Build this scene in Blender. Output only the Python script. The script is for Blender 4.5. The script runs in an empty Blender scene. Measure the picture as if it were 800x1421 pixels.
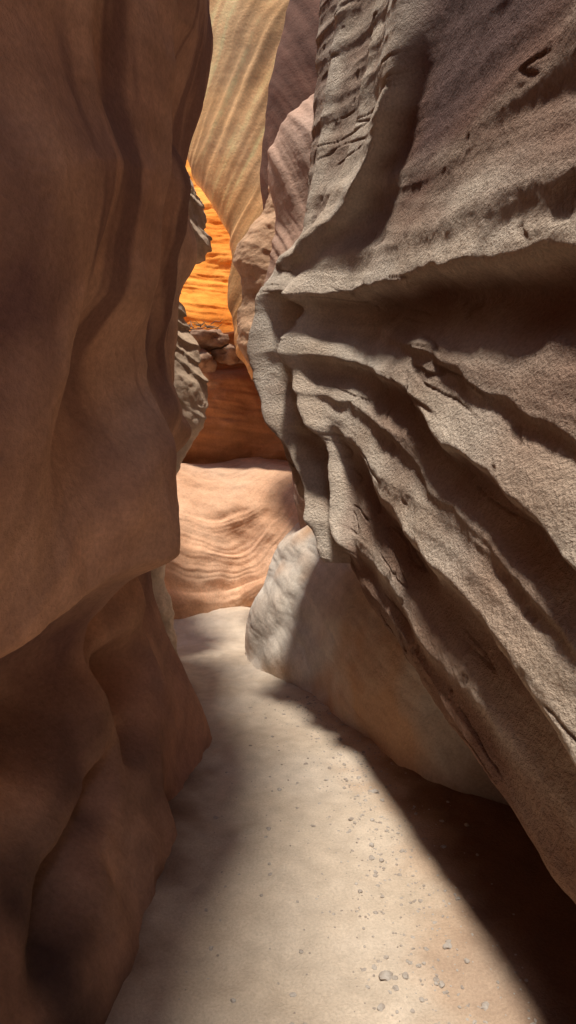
import bpy, math, random
import numpy as np
random.seed(3); rng=np.random.RandomState(7)
sc=bpy.context.scene
sc.view_settings.view_transform='Standard'
try: sc.view_settings.look='None'
except Exception: pass
sc.view_settings.exposure=0

# ---------------------------------------------------------------- noise
_perm=rng.permutation(256); _perm=np.concatenate([_perm,_perm,_perm])
_g=rng.normal(size=(256,3)); _g/=np.linalg.norm(_g,axis=1)[:,None]
def perlin(x,y,z):
    x,y,z=np.broadcast_arrays(x,y,z)
    xi=np.floor(x).astype(int); yi=np.floor(y).astype(int); zi=np.floor(z).astype(int)
    xf=x-xi; yf=y-yi; zf=z-zi
    xi&=255; yi&=255; zi&=255
    f=lambda t:t*t*t*(t*(t*6-15)+10)
    u,v,w=f(xf),f(yf),f(zf)
    def gr(dx,dy,dz):
        h=_perm[_perm[_perm[(xi+dx)&255]+((yi+dy)&255)]+((zi+dz)&255)]
        g=_g[h]
        return g[...,0]*(xf-dx)+g[...,1]*(yf-dy)+g[...,2]*(zf-dz)
    L=lambda a,b,t:a+t*(b-a)
    return L(L(L(gr(0,0,0),gr(1,0,0),u),L(gr(0,1,0),gr(1,1,0),u),v),
             L(L(gr(0,0,1),gr(1,0,1),u),L(gr(0,1,1),gr(1,1,1),u),v),w)*1.5
def fbm(x,y,z,o=4,gain=.5):
    r=0;a=1;k=1
    for i in range(o):
        r=r+a*perlin(x*k+i*17.3,y*k+i*5.1,z*k-i*9.7); a*=gain;k*=2.03
    return r
def ridged(x,y,z,o=4):
    r=0;a=1;k=1
    for i in range(o):
        r=r+a*(1-2*np.abs(perlin(x*k+i*7.3,y*k-i*3.1,z*k+i*1.7))); a*=.5;k*=2.03
    return r
def sst(a,b,x):
    t=np.clip((x-a)/(b-a),0,1); return t*t*(3-2*t)
def cr(x,tab):
    xs=np.array([t[0] for t in tab],float); ys=np.array([t[1] for t in tab],float)
    o=np.argsort(xs); xs=xs[o]; ys=ys[o]
    m=np.gradient(ys,xs)
    x=np.clip(x,xs[0],xs[-1]); i=np.clip(np.searchsorted(xs,x)-1,0,len(xs)-2)
    h=xs[i+1]-xs[i]; t=(x-xs[i])/h
    return (2*t**3-3*t**2+1)*ys[i]+(t**3-2*t**2+t)*h*m[i]+(-2*t**3+3*t**2)*ys[i+1]+(t**3-t**2)*h*m[i+1]
# ---- rock colour (mineral variation, bedding lines), computed procedurally per vertex
def palette(t,cols):
    cols=np.array(cols,float); n=len(cols)-1; t=np.clip(t,0,1)*n; i=np.clip(np.floor(t).astype(int),0,n-1); f=(t-i)[...,None]
    return cols[i]*(1-f)+cols[i+1]*f
def mixc(c,c2,f):
    f=np.clip(f,0,1)[...,None]; return c*(1-f)+np.array(c2,float)*f
def rockcol(X,Y,Z,cols,scale=.9,q=None,amt=.15,spot=3.0,qs=3.0):
    t=.5+.55*fbm(X*scale,Y*scale,Z*scale,4)
    c=palette(t,cols)
    k=1+.12*fbm(X*spot*3,Y*spot*3,Z*spot*3,3)
    if q is not None: k=k*(1+amt*fbm(X*.25,Y*.25,q*qs,4,.65))
    return c*k[...,None]
def grid_obj(name,X,Y,Z,mat,col,flip=False):
    R,C=X.shape
    co=np.stack([X,Y,Z],-1).reshape(-1,3).astype(np.float32)
    i=np.arange(R-1)[:,None]*C+np.arange(C-1)[None,:]
    q=np.stack([i,i+1,i+C+1,i+C],-1).reshape(-1,4)
    if flip: q=q[:,::-1]
    me=bpy.data.meshes.new(name)
    me.vertices.add(len(co)); me.vertices.foreach_set('co',co.ravel())
    n=len(q); me.loops.add(n*4); me.loops.foreach_set('vertex_index',q.ravel().astype(np.int32))
    me.polygons.add(n); me.polygons.foreach_set('loop_start',(np.arange(n)*4).astype(np.int32))
    me.polygons.foreach_set('loop_total',np.full(n,4,np.int32))
    me.update(calc_edges=True); me.validate()
    me.polygons.foreach_set('use_smooth',np.ones(n,bool))
    at=me.attributes.new('rock_colour','FLOAT_COLOR','POINT')
    c4=np.ones((len(co),4),np.float32); c4[:,:3]=np.clip(col.reshape(-1,3),.01,.9); at.data.foreach_set('color',c4.ravel())
    ob=bpy.data.objects.new(name,me); sc.collection.objects.link(ob)
    me.materials.append(mat); return ob
def axis(segs):
    out=[]
    for a,b,n in segs: out.append(np.linspace(a,b,n,endpoint=False))
    out.append([segs[-1][1]]); return np.concatenate(out)

# ---------------------------------------------------------------- materials
def vmat(name,fine=40,bump=.4,dist=.02,var=.2,rough=.92,cols=None,spec=.2):
    m=bpy.data.materials.new(name); m.use_nodes=True
    N=m.node_tree.nodes; L=m.node_tree.links
    b=N['Principled BSDF']; b.inputs['Roughness'].default_value=rough; b.inputs['Specular IOR Level'].default_value=spec
    tc=N.new('ShaderNodeTexCoord')
    n=N.new('ShaderNodeTexNoise'); n.inputs['Scale'].default_value=fine; n.inputs['Detail'].default_value=4; n.inputs['Roughness'].default_value=.7
    L.new(tc.outputs['Object'],n.inputs['Vector'])
    if cols:
        rp=N.new('ShaderNodeValToRGB'); e=rp.color_ramp.elements
        e[0].position=.35; e[0].color=(*cols[0],1); e[1].position=.65; e[1].color=(*cols[1],1)
        L.new(n.outputs['Fac'],rp.inputs['Fac']); L.new(rp.outputs[0],b.inputs['Base Color'])
    else:
        at=N.new('ShaderNodeAttribute'); at.attribute_name='rock_colour'
        mr=N.new('ShaderNodeMapRange'); L.new(n.outputs['Fac'],mr.inputs[0])
        mr.inputs[1].default_value=.3; mr.inputs[2].default_value=.7; mr.inputs[3].default_value=1-var; mr.inputs[4].default_value=1+var
        mx=N.new('ShaderNodeVectorMath'); mx.operation='SCALE'; L.new(at.outputs['Color'],mx.inputs[0]); L.new(mr.outputs[0],mx.inputs['Scale'])
        L.new(mx.outputs[0],b.inputs['Base Color'])
    bp=N.new('ShaderNodeBump'); bp.inputs['Strength'].default_value=bump; bp.inputs['Distance'].default_value=dist
    L.new(n.outputs['Fac'],bp.inputs['Height']); L.new(bp.outputs[0],b.inputs['Normal'])
    return m
M_left=vmat('red_sandstone',45,.6,.014,.15)
M_right=vmat('weathered_sandstone',60,.85,.023,.2)
M_bench=vmat('pale_sandstone',50,.45,.014,.14)
M_far=vmat('layered_sandstone',30,.5,.02,.14)
M_sand=vmat('sand',95,.6,.014,.15,.95)
M_stone=vmat('pebble_stone',20,.3,.01,cols=[(.28,.23,.19),(.46,.41,.36)])
M_wood=vmat('dead_wood',20,.3,.01,cols=[(.16,.11,.08),(.28,.21,.15)])

# ---------------------------------------------------------------- left wall : x(y,z)
ya=axis([(-6,0.6,90),(0.6,4.4,360),(4.4,5.6,120)]); za=axis([(-.25,5.6,520),(5.6,8.2,60)])
Y,Z=np.meshgrid(ya,za)
edge=[(-.3,-.44),(0,-.50),(.15,-.55),(.35,-.635),(.55,-.73),(.9,-.86),(1.15,-.92),(1.65,-.92),(1.95,-.82),(2.15,-.66),(2.35,-.76),(2.9,-.75),
      (3.15,-.73),(3.42,-.63),(3.7,-.68),(3.95,-.71),(4.2,-.66),(4.45,-.575),(4.85,-.51),(5.15,-.525),(6,-.50),(7,-.5),(8.3,-.55)]
X0=cr(Y,[(-6,-1.15),(0,-.98),(1.5,-.86),(3,-.79),(4,-.74),(5.6,-.74)])
w=sst(2.5,4,Y); nr=1-.85*sst(3.0,4.0,Y)
X=X0+w*(cr(Z,edge)+.70)
X+=(1-w)*cr(Z,[(-.3,.24),(.1,.16),(.5,.0),(1.0,-.12),(1.6,.0),(2.6,.05),(4,.14),(5.5,.20),(7,.22),(8.3,.24)])
X+=sst(2.9,1.3,Y)*cr(Z,[(-.3,0),(2.4,0),(3.2,.08),(4.2,.30),(6,.36),(8.3,.40)])  # overhang out of view, shaped to cast the shadow along the floor
zl=cr(Y,[(0,.85),(1.6,1.22),(2.2,1.33),(3,1.52),(4,1.75),(5,1.8)])+.06*fbm(Y*1.5,Y*0,Y*0,2)
d=Z-zl
X+=.15*np.where(d>0,np.exp(-d/.45),np.exp(-(d/.08)**2))*sst(4.1,3.1,Y)-.18*np.exp(-((d+.36)/.25)**2)*sst(4.1,3.0,Y)
for (cy,cz,ry,rz,a) in [(3.15,.72,.24,.12,-.38),(2.3,.85,.35,.16,-.12),(3.6,.95,.2,.1,-.12),(2.45,.44,.18,.05,-.18),(1.95,.34,.25,.06,-.16),(2.9,.45,.15,.06,-.13),
                        (3.3,2.6,.35,.9,-.12),(2.8,3.6,.40,.35,-.20),(3.6,4.0,.25,.5,-.10),(2.4,2.2,.5,.3,-.14),(3.35,3.35,.18,.12,-.15),(3.5,3.7,.12,.25,-.14),(2.0,1.9,.3,.5,-.10),(3.7,2.7,.14,.3,-.06)]:
    r=((Y-cy)/ry)**2+((Z-cz-.25*(Y-cy))/rz)**2; X+=a*np.exp(-r)*(.4+.6*nr)
for (tab,a,wd) in [([(0,3.5),(1.5,3.4),(2.6,3.2),(3.6,3.0),(5,2.75),(8,2.6)],.14,.09),([(0,2.6),(2,2.55),(3,2.35),(4.5,2.2),(8,2.1)],.17,.11),
                   ([(0,1.8),(2,1.9),(3,1.75),(8,1.6)],.10,.12)]:
    dd=Y-cr(Z,tab)-.25*fbm(Z*.9,Y*0,Y*0+a*40,2); X+=a*np.where(dd>0,np.exp(-(dd/wd)**2),np.exp(-(dd/(wd*3.5))**2))*sst(0,1.2,Z)
X+=nr*.13*fbm(Y*1.1,Z*.7,X*.5+3,3)+.022*fbm(Y*3,Z*2+Y,X*2,4)
ql=Z-.5*Y+.35*fbm(Y*.6,Z*.6,Z*0,2)
X+=nr*.06*ridged(Y*.5,Z*.3,ql*1.0+4,2)
e=np.clip(Y-4.0,0,None); X-=(e/.55)**2*.55
c=rockcol(X,Y,Z,[(.44,.22,.14),(.57,.32,.21),(.66,.41,.29)],.8,ql,.16,2,5)
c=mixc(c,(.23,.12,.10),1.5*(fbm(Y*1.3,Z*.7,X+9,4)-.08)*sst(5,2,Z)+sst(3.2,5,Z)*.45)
# dark mineral streaks that run down the wall
c=mixc(c,(.20,.10,.08),.8*sst(.15,.5,fbm(Y*3.5+.6*Z,Z*.6,X*0+5,4))*sst(1.4,2.4,Z))
c=mixc(c,(.06,.032,.026),sst(1.2,.4,Z)*sst(3.5,2.4,Y)*(.8+.9*fbm(Y*1.5,Z*2.5,X,3)))  # low near recess: dark stain with shade painted in
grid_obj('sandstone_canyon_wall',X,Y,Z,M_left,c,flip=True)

# ---------------------------------------------------------------- right fluted wall : x(y,z) plus underside
ya=axis([(-6,1.3,90),(1.3,4.9,520),(4.9,6.2,60)])
tl=np.linspace(0,1,860)**1.35; q=np.linspace(1,0,40)[:-1]
zlip=[(-6,-.1),(0,.05),(1,.3),(1.74,.56),(2.02,.65),(2.35,.76),(2.66,.85),(3.27,1.06),(3.6,1.22),(3.8,1.27),(3.95,1.27),(4.15,1.4),(4.3,1.62),(4.6,1.7),(6.2,1.6)]
zl=cr(ya,zlip)
zl=zl+.03*fbm(ya*2.2,ya*0+3,ya*0,3)
Zt=zl[None,:]+(9-zl[None,:])*tl[:,None]
Zu=zl[None,:]+.10*q[:,None]**2
Z=np.vstack([Zu,Zt]); Y=np.broadcast_to(ya[None,:],Z.shape)
U=np.vstack([np.broadcast_to(q[:,None],Zu.shape),np.zeros_like(Zt)])
H=Z-zl[None,:]
Xb=1.25-.22*np.maximum(Y,0)+.0
X=Xb+.085*(Z-2)
redge=[(0,.25),(1.3,.2),(1.7,.11),(1.97,.03),(2.35,-.09),(2.7,-.17),(3.15,-.17),(3.38,-.10),(3.6,.06),(3.96,.15),(4.5,.20),(5.7,.27),(9,.45)]
w=sst(3.5,4.6,Y)
X=X+w*(cr(Z,redge)-(1.25-.22*4.6)-.085*(Z-2))
wave=.05*fbm(Y*1.3,Z*1.3,0*Z+2,3)
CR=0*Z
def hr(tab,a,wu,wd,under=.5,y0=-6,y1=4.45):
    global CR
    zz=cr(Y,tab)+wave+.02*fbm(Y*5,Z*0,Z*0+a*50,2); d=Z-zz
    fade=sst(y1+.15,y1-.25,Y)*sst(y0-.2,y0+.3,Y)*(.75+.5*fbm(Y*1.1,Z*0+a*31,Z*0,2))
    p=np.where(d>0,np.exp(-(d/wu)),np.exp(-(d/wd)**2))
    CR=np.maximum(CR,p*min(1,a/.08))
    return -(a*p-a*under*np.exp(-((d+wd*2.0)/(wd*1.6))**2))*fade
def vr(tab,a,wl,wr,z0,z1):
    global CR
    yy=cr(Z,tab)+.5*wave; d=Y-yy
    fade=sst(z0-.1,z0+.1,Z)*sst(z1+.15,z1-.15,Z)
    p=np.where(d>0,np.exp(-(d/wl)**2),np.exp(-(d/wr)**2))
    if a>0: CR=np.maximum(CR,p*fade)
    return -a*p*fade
R=0
R=R+hr([(-6,.2),(0,1.8),(1,2.15),(1.74,2.40),(2.35,2.61),(3.07,2.83),(4.24,3.19),(5,3.4)],.15,.32,.08,.9)
R=R+hr([(-6,.2),(0,.9),(.9,1.2),(1.74,1.58),(2.35,1.92),(2.98,2.27),(3.98,2.69),(5,3.0)],.085,.28,.06,.4)
R=R+hr([(-6,.1),(0,.4),(1,.8),(1.74,1.08),(2.02,1.22),(2.35,1.37),(2.98,1.67),(3.76,2.12),(5,2.4)],.09,.36,.09,.4)
R=R+hr([(-6,0),(0,.4),(1.74,.80),(2.1,.92),(2.59,1.06),(2.98,1.26),(3.62,1.46),(5,1.8)],.045,.16,.07,.4)
R=R+hr([(-6,1),(1,2.4),(1.74,2.64),(2.35,2.83),(3.07,3.06),(4.42,3.53),(5,3.7)],.035,.16,.09,.3)
R=R+hr([(-6,1.5),(1,2.85),(1.74,3.05),(2.35,3.2),(3.07,3.42),(4.0,3.85),(5,4.2)],.03,.16,.10,.3)
R=R+hr([(-6,.6),(1.74,1.86),(2.35,2.18),(2.98,2.48),(3.9,2.88),(5,3.1)],.025,.08,.03,.5)
R=R+hr([(-6,.1),(1.74,1.32),(2.35,1.64),(2.98,1.97),(3.9,2.4),(5,3.1)],.02,.08,.03,.5)
R=R+vr([(1.2,3.86),(1.36,3.91),(1.75,4.06),(2.2,4.33),(2.79,4.46),(3.26,4.42),(4,4.4)],.15,.07,.06,1.2,3.3)
R=R+vr([(1.2,3.4),(1.55,3.66),(2.02,3.84),(2.59,4.1),(3.18,4.05)],.11,.06,.06,1.35,3.2)
R=R-vr([(1.2,3.7),(1.55,3.84),(2.02,4.05),(2.59,4.28),(3.18,4.22)],.09,.05,.05,1.2,3.15)
R=R+vr([(3.3,3.95),(3.43,3.85),(3.67,3.45),(3.97,3.15),(4.3,3.07),(5.5,2.95),(9,2.8)],.18,.60,.12,3.45,9)
R=R+vr([(3.3,4.4),(4,4.35),(5.5,4.15),(9,4.0)],.05,.10,.10,3.3,9)
R=R+vr([(3.3,4.1),(4,3.85),(5.5,3.65),(9,3.5)],.04,.08,.10,3.4,9)
X=X+R
up=sst(2.9,3.6,Z)*sst(3.3,2.8,Y)
fl=ridged(Y*.5+Z*.2,(Z-.42*Y)*4.0,0*Z+5,2)
X-=.012*(1-.6*up)*fl*sst(1.0,2,Z+Y)
X-=.011*(1-.4*up)*fbm(Y*4,Z*4,X*4,5,.52)
qr=Z-.42*Y
# thin bedding cracks, much longer along the beds than across them
ck=fbm(Y*.6+7,qr*4.5+.1*fbm(Y*3,Z*3,X,2),Z*0+2.5,3,.5); ck=np.exp(-(ck/.03)**2)*sst(.0,.3,fbm(Y*1.6,Z*1.6,Z*0+3,2))
pit=sst(.42,.65,fbm(Y*9,Z*9,X*9,2))*sst(0,.35,fbm(Y*1.5,Z*1.5,X*0+6,2))
X+=.011*ck+.008*pit
X=X+U**.8*1.5+.03*np.exp(-((H)/.05))*(U<=0)
e=np.clip(Y-4.62,0,None); X+=(e/.5)**2*.6
shade=1.0-1.25*CR+.4*fbm(Y*1.5,Z*4-Y*1.6,Z*0,3)-.45*sst(3.0,4.3,Y)+.25*up  # shade painted as red-brown into flute recesses and lip underside, crests stay pale
shade=np.where(U>0,.9,shade)
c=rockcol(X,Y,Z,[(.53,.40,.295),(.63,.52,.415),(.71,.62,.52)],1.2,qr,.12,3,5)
c=mixc(c,(.24,.13,.09),shade)
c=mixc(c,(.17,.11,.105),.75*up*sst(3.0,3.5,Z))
c=mixc(c,(.40,.24,.155),.6*sst(2.8,1.6,Z)*(fbm(X*1.3,Y*1.3,Z*1.3,3)+.3))
c=mixc(c,(.14,.08,.06),.45*ck+.3*pit)
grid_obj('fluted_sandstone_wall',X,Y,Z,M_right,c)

# ---------------------------------------------------------------- low rounded bench under the overhang
st=[(-6,2.2,1,0,.45),(0,2.1,1,0,.45),(1.5,1.85,1,.05,.5),(2.5,1.45,1,.15,.6),(3.37,.84,.95,.3,.8),(4.27,.46,.8,.6,.95),(5.33,.0,.6,.9,1),(6.2,-.42,1,.55,1)]
pts=[(s[1],s[0],s[2],s[3],s[4]) for s in st]+[(-.50,6.55,1.15,0,1),(-.42,6.95,1.1,-.3,1),(-.1,7.5,.7,-.7,1),(.6,8.0,.4,-.9,1)]
P=np.array(pts); sl=np.concatenate([[0],np.cumsum(np.hypot(np.diff(P[:,0]),np.diff(P[:,1])))])
sa=axis([(0,sl[3],80),(sl[3],sl[8],360),(sl[8],sl[-1],80)])
c=[cr(sa,list(zip(sl,P[:,k]))) for k in range(5)]
prof=[(-.02,-.2),(0,0),(.07,.4),(.21,.9),(.44,1.36),(.78,1.70),(1.25,1.92),(2.1,2.1)]
tp=np.linspace(0,7,300); po=cr(tp,[(i,p[0]) for i,p in enumerate(prof)]); pz=cr(tp,[(i,p[1]) for i,p in enumerate(prof)])
X=c[0][None,:]+c[2][None,:]*po[:,None]; Y=c[1][None,:]+c[3][None,:]*po[:,None]; Z=pz[:,None]*np.where(pz[:,None]>0,c[4][None,:],1)
n=.10*fbm(X*.9,Y*.9,Z*.9,3)+.012*fbm(X*3,Y*3,Z*3,3)+.010*ridged(X*.8,Y*.8,(Z+.8*X)*3,3)
X=X+n*c[2][None,:]; Y=Y+n*c[3][None,:]
qb=X*.9+Z*.7+.3*(Z-1)**2
cc=rockcol(X,Y,Z,[(.58,.47,.37),(.68,.60,.51),(.74,.68,.61)],.9,qb,.20,3,6)
cc=mixc(cc,(.58,.36,.22),1.6*(fbm(X*1.2,Y*1.2,Z*1.2+4,3)-.0)+sst(.6,0,Z)*.4)
cc=mixc(cc,(.16,.09,.065),sst(3.7,2.8,Y))  # near end below the lip: shade of the recess painted dark
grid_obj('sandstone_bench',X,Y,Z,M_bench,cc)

# ---------------------------------------------------------------- nose shaped buttresses
def nose(name,tab,ye,W,L,side,z0,z1,cols,p=2.0,na=.08,nf=.05,str_=0,nz=260,ns=200,dip=.3,sf=4.5,slab=0,so=3,amt=.2,qs=2.,curve=0,nfreq=.8):
    s=np.linspace(-1,1,ns); z=np.linspace(z0,z1,nz); S,Z=np.meshgrid(s,z)
    X=cr(Z,tab)+side*L*np.abs(S)**p; Y=ye+S*W
    n=na*fbm(X*nfreq,Y*nfreq,Z*nfreq+ye,2)+nf*fbm(X*3,Y*3,Z*3,4)
    q=(Z+dip*X+curve*X*X+.12*np.sin(X*2)+.1*fbm(X,Y,Z,2))
    if str_: n=n+str_*ridged(X*.2,Y*.2,q*sf,so)
    if slab:
        qq=(q+.22*fbm(X*1.2,Y*1.2,Z*1.2+9,3))*sf; fr=qq-np.floor(qq); k=np.floor(qq)
        n=n+slab*(np.sin(k*12.9)*1.0+ (1-fr)**2*.6)*sst(2.2,2.6,Z)*(1+fbm(X*2,Y*2,Z*2,2))
    dirx=-side*(1-np.abs(S)*.7); diry=np.sign(S)*np.abs(S)**.5
    X=X+n*dirx; Y=Y+n*diry
    return grid_obj(name,X,Y,Z,M_far,rockcol(X,Y,Z,cols,.6,q,amt,2,qs),flip=(side<0))
PALE=[(.46,.32,.21),(.58,.44,.32),(.68,.56,.44)]
nose('flaky_sandstone_buttress',[(-.1,-1.12),(.4,-1.18),(1.0,-1.32),(1.67,-1.29),(2.35,-1.0),(2.54,-.87),(2.84,-.80),(3.1,-.88),(3.33,-.96),(3.7,-1.06),(4.2,-1.10),
      (4.375,-.92),(4.75,-.94),(5.1,-1.04),(5.3,-1.15),(6,-1.2),(8,-1.2)],6.1,.9,2.2,-1,-.1,8,PALE,na=.03,nf=.05,nz=620,dip=.9,p=1.7,sf=6.5,slab=.05)
nose('ribbed_sandstone_buttress',[(0,.3),(2,.1),(3,-.05),(3.8,-.2),(4.1,-.21),(4.7,-.10),(5.2,-.18),(5.5,-.15),(5.85,.06),(6.05,.28),(6.3,.7),(6.6,1.6)],6.2,.9,1.8,1,0,6.6,
      [(.44,.26,.18),(.54,.35,.26),(.62,.44,.35)],na=.05,nf=.012,str_=.03,nz=420,dip=2.2,p=1.6,sf=1.6,amt=.25,qs=2)
nose('tan_sandstone_buttress',[(0,.6),(2.6,.5),(3.0,.0),(3.2,-.28),(3.5,-.50),(3.9,-.60),(4.4,-.57),(4.8,-.55),(5.05,-.42),(5.3,-.25),(5.6,-.2),(6.4,.1)],7.0,.7,1.8,1,1.5,6.4,
      [(.44,.26,.15),(.54,.35,.22),(.60,.43,.31)],na=.14,nf=.05,str_=.03,nz=420,dip=.6,sf=1.6,so=3,p=1.7,amt=.25)
nose('varnished_sandstone_wall',[(3,.2),(5,-.2),(6.4,-.34),(7.5,-.23),(8.3,-.05),(9,.05),(11,.3)],8.0,.9,2.0,1,3,10.5,
      [(.13,.06,.04),(.18,.085,.055),(.24,.125,.08)],na=.06,nf=.01,str_=.02,dip=2,sf=1.0,so=3,p=1.8,amt=.35,qs=2,nfreq=.5)
nose('banded_golden_sandstone_wall',[(3.8,-.5),(4.4,-.75),(4.9,-.86),(6.1,-.88),(6.6,-1.15),(7.18,-1.54),(8,-1.9),(9,-2.1),(11,-2.3)],9.6,.4,3.5,1,3.8,10.7,
      [(.62,.29,.10),(.72,.38,.15),(.78,.47,.23)],na=.12,nf=.006,str_=.07,so=3,p=3.2,dip=-1.5,curve=.35,sf=.55,nz=560,ns=380,amt=.6,qs=1.7,nfreq=.4)

# ---------------------------------------------------------------- far wall
xa=np.linspace(-6,5,340); za=axis([(1.8,9,420),(9,16,80)]); X,Z=np.meshgrid(xa,za)
zj=Z+.18*fbm(X*1.2,X*0,X*0,3)
Y=10.6+.5*sst(4.7,5.05,zj)+.38*np.clip(Z-4.8,0,None)+.35*np.exp(-((zj-2.5)/.25)**2)-.35*np.exp(-((zj-3.7)/.5)**2)+.45*np.exp(-((zj-4.4)/.16)**2)-.5*np.exp(-((zj-4.8)/.18)**2)
Y+=.35*fbm(X*.5,Y*.5,Z*.5,3)+.06*fbm(X*2,Z*2,Y,4)+.04*ridged(X*.3,Y*.3,(Z+.1*X)*3,3)
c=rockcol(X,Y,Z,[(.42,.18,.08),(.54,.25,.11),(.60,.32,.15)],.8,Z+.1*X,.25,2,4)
c2=rockcol(X,Y,Z,[(.82,.28,.035),(.87,.33,.05),(.89,.40,.08)],.8,Z+.1*X,.07,2,3)  # alcove beds: glow of bounced sun put into the orange
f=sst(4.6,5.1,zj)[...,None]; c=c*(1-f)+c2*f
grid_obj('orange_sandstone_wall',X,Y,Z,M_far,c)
# swirled slope at the end of the passage
xa=np.linspace(-5,2.5,520); tp=np.linspace(0,7,340)
prof=[(8.1,-.2),(8.2,0),(8.3,.5),(8.55,1.1),(8.95,1.7),(9.5,2.12),(10.2,2.4),(11.4,2.6)]
X,T=np.meshgrid(xa,tp); Y=cr(T,[(i,p[0]) for i,p in enumerate(prof)]); Z=cr(T,[(i,p[1]) for i,p in enumerate(prof)])
Z=Z*(1+.07*fbm(X*.9,X*0,X*0+2,2)*(T>1))
Y=Y-1.1*sst(-.9,-2.6,X)*(1-.25*Z)+.35*np.exp(-((X+.75)/.3)**2)*sst(2,.5,Z)
q=(Z*1.0-.5*X-.45*(X+.6)**2+.18*fbm(X*.8,Y*.8,Z,3))
n=(.02+.03*sst(1.7,1.0,Z))*ridged(q*0+1,Y*.2,q*2.4,3)*sst(2.6,1.8,Z)+.16*fbm(X*.8,Y*.8,Z*.8,3)+.015*fbm(X*4,Y*4,Z*4,3)
Y=Y+n; Z=Z-n*.3
c=rockcol(X,Y,Z,[(.54,.29,.16),(.64,.385,.24),(.70,.48,.33)],.7,q,.26,2,4)
grid_obj('swirled_sandstone_slope',X,Y,Z,M_far,c)

# ---------------------------------------------------------------- ground
xa=np.concatenate([-np.geomspace(200,2.5,18),np.linspace(-2.4,2.4,360),np.geomspace(2.5,200,18)])
ya=np.concatenate([-np.geomspace(200,3,18),np.linspace(-2.9,1.2,60,endpoint=False),np.linspace(1.2,6,420,endpoint=False),np.linspace(6,10,110),np.geomspace(10.2,200,18)])
X,Y=np.meshgrid(xa,ya)
near=sst(14,9,np.abs(Y))*sst(6,3,np.abs(X))
CX=[(-6,.1),(1.5,.1),(3,.10),(4.4,-.1),(5.5,-.4),(6.5,-.75),(8,-1.1),(14,-1.1)]
# shallow scuffed footprints along the path
FP=[(cr(np.array([y]),CX)[0]+(.11 if i%2 else -.10)+rng.normal()*.05,y+rng.normal()*.06,rng.normal()*.25) for i,y in enumerate(np.arange(1.5,6.6,.27))]
def gh(x,y):
    h=.022*fbm(x*1.6,y*1.2,x*0,4)+.010*fbm(x*6,y*6,x*0+3,4)+.12*np.clip(np.abs(x-cr(y,CX))-.42,0,.8)**1.3+.18*sst(7.2,8.4,y)
    for fx,fy,a in FP:
        dx=(x-fx)*math.cos(a)+(y-fy)*math.sin(a); dy=-(x-fx)*math.sin(a)+(y-fy)*math.cos(a)
        r=(dx/.055)**2+(dy/.14)**2
        h=h-.010*np.exp(-r**1.5)+.004*np.exp(-(r-1.8)**2*2)
    return h
Z=near*gh(X,Y)
shade=sst(.46,.80,np.abs(X-cr(Y,CX))+.14*fbm(X*3,Y*3,X*0,4))*sst(6.5,5,Y)  # redder soil off the path, with the walls' shade painted in
c=rockcol(X,Y,Z,[(.50,.395,.295),(.55,.45,.35),(.60,.505,.41)],1.3)
c=mixc(c,(.44,.29,.19),sst(.30,.55,(X-cr(Y,CX))+.2*fbm(X*2.5,Y*2.5,X*0+7,4))*.6*sst(7,6,Y))
c=mixc(c,(.17,.09,.055),shade*.95)
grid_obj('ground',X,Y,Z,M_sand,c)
def gz(x,y): return float(gh(np.array([x]),np.array([y]))[0])

# ---------------------------------------------------------------- stones
import bmesh
def ico(sub):
    bm=bmesh.new(); bmesh.ops.create_icosphere(bm,subdivisions=sub,radius=1)
    v=np.array([v.co[:] for v in bm.verts]); f=np.array([[q.index for q in p.verts] for p in bm.faces]); bm.free(); return v,f
IV,IF=ico(2); IV3,IF3=ico(4)
def stones(name,lst,mat,V=IV,F=IF,amp=.45,smooth=False):
    vs=[];fs=[];o=0
    for (x,y,z,sx,sy,sz,seed) in lst:
        n=1+amp*fbm(V[:,0]*1.1+seed*3.7,V[:,1]*1.1,V[:,2]*1.1+seed,3)
        p=V*n[:,None]*np.array([sx,sy,sz]); a=seed*2.4; ca,sa_=math.cos(a),math.sin(a)
        p=np.stack([p[:,0]*ca-p[:,1]*sa_,p[:,0]*sa_+p[:,1]*ca,p[:,2]],1)+np.array([x,y,z])
        vs.append(p);fs.append(F+o);o+=len(p)
    me=bpy.data.meshes.new(name); me.from_pydata(np.concatenate(vs).tolist(),[],np.concatenate(fs).tolist())
    ob=bpy.data.objects.new(name,me); sc.collection.objects.link(ob); me.materials.append(mat)
    if smooth: me.polygons.foreach_set('use_smooth',np.ones(len(me.polygons),bool))
    return ob
lst=[]
for i in range(1500):
    y=rng.uniform(1.4,5.0)
    c0=cr(np.array([y]),[(1.4,.55),(2.2,.50),(3,.47),(4.2,.36),(5,.05)])[0]
    x=c0+rng.normal()*.15 if i%5 else rng.uniform(-.4,.6)
    s=min(.0024*math.exp(abs(rng.normal())*.75),.014)
    lst.append((x,y,gz(x,y),s*rng.uniform(.8,1.5),s,s*rng.uniform(.4,.8),rng.uniform(0,50)))
for (x,y,s) in [(.335,1.98,.020),(.52,1.95,.011),(-.08,2.55,.010),(.58,2.1,.014),(.33,3.0,.012),(.5,3.3,.018),(.3,1.86,.012)]:
    lst.append((x,y,gz(x,y)+s*.05,s*1.3,s,s*.6,rng.uniform(0,50)))
stones('gravel',lst,M_stone)
M_wedge=vmat('wedged_rock',6,.5,.03,cols=[(.22,.12,.075),(.42,.27,.18)])
stones('wedged_boulders',[(-1.35,9.8,4.52,.36,.3,.17,1.3),(-.95,9.9,4.30,.30,.28,.15,4.1),(-1.55,9.8,4.15,.28,.25,.16,7.7)],M_wedge,IV3,IF3,.5,True)
vs=[];fs=[]
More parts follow.
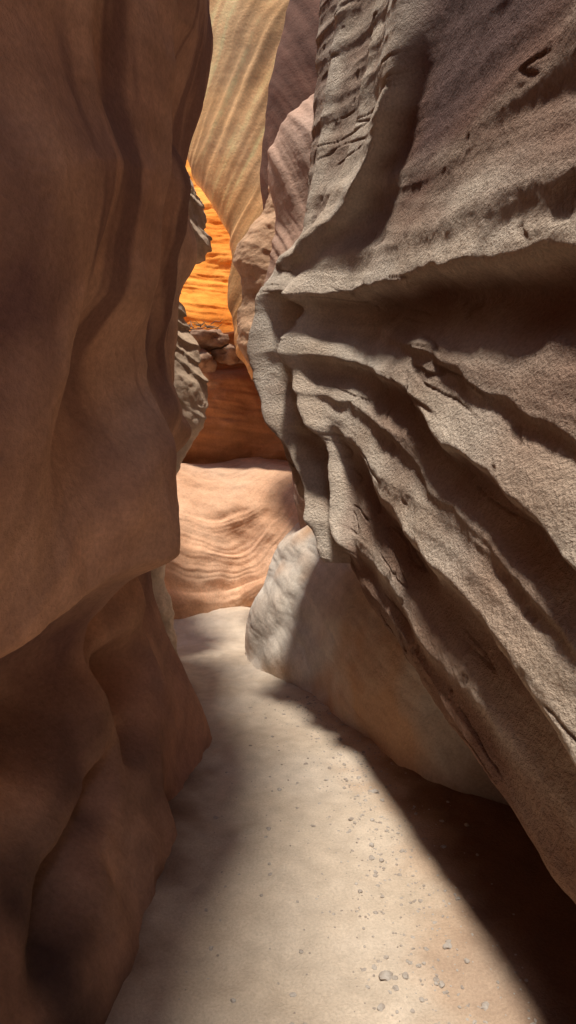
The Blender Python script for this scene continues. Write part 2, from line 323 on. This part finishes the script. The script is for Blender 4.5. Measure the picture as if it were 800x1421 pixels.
for i in range(16):
    a=np.array([-1.65+rng.uniform(0,.45),9.62+rng.uniform(-.08,.08),4.68+rng.uniform(-.03,.05)])
    dr=np.array([rng.uniform(-1,1),rng.uniform(-.4,.2),rng.uniform(-.1,.2)]); dr/=np.linalg.norm(dr); ln=rng.uniform(.12,.3); r=rng.uniform(.006,.014)
    u=np.cross(dr,[0,1,.2]); u/=np.linalg.norm(u); v=np.cross(dr,u); o=len(vs)
    for k in range(4):
        cc=a+dr*ln*k/3+rng.normal(size=3)*.012
        for j in range(5):
            t=j*2*math.pi/5; vs.append((cc+(u*math.cos(t)+v*math.sin(t))*r*(1-.25*k)).tolist())
    for k in range(3):
        for j in range(5): fs.append((o+k*5+j,o+k*5+(j+1)%5,o+(k+1)*5+(j+1)%5,o+(k+1)*5+j))
me=bpy.data.meshes.new('driftwood'); me.from_pydata(vs,[],fs); ob=bpy.data.objects.new('driftwood',me); sc.collection.objects.link(ob); me.materials.append(M_wood)

# ---------------------------------------------------------------- light
import mathutils
sd=mathutils.Vector((-.02,-.23,.96)).normalized()
el=math.asin(sd.z); az=math.atan2(sd.x,sd.y)
W=bpy.data.worlds.new('World'); sc.world=W; W.use_nodes=True
bg=W.node_tree.nodes['Background']; sky=W.node_tree.nodes.new('ShaderNodeTexSky'); sky.sky_type='NISHITA'; sky.sun_disc=False
sky.sun_elevation=el; sky.sun_rotation=az
W.node_tree.links.new(sky.outputs[0],bg.inputs[0]); bg.inputs[1].default_value=.15
ld=bpy.data.lights.new('sun','SUN'); ld.energy=5; ld.angle=math.radians(6); ld.color=(1,.94,.84)
lo=bpy.data.objects.new('sun',ld); sc.collection.objects.link(lo); lo.rotation_euler=sd.to_track_quat('Z','Y').to_euler()
cd=bpy.data.cameras.new('camera'); co=bpy.data.objects.new('camera',cd); sc.collection.objects.link(co)
co.location=(0,0,1.6); co.rotation_euler=(math.radians(90),0,0)
cd.sensor_fit='VERTICAL'; cd.sensor_height=24; cd.lens=13.51; cd.clip_end=1000; cd.clip_start=.02
sc.camera=co
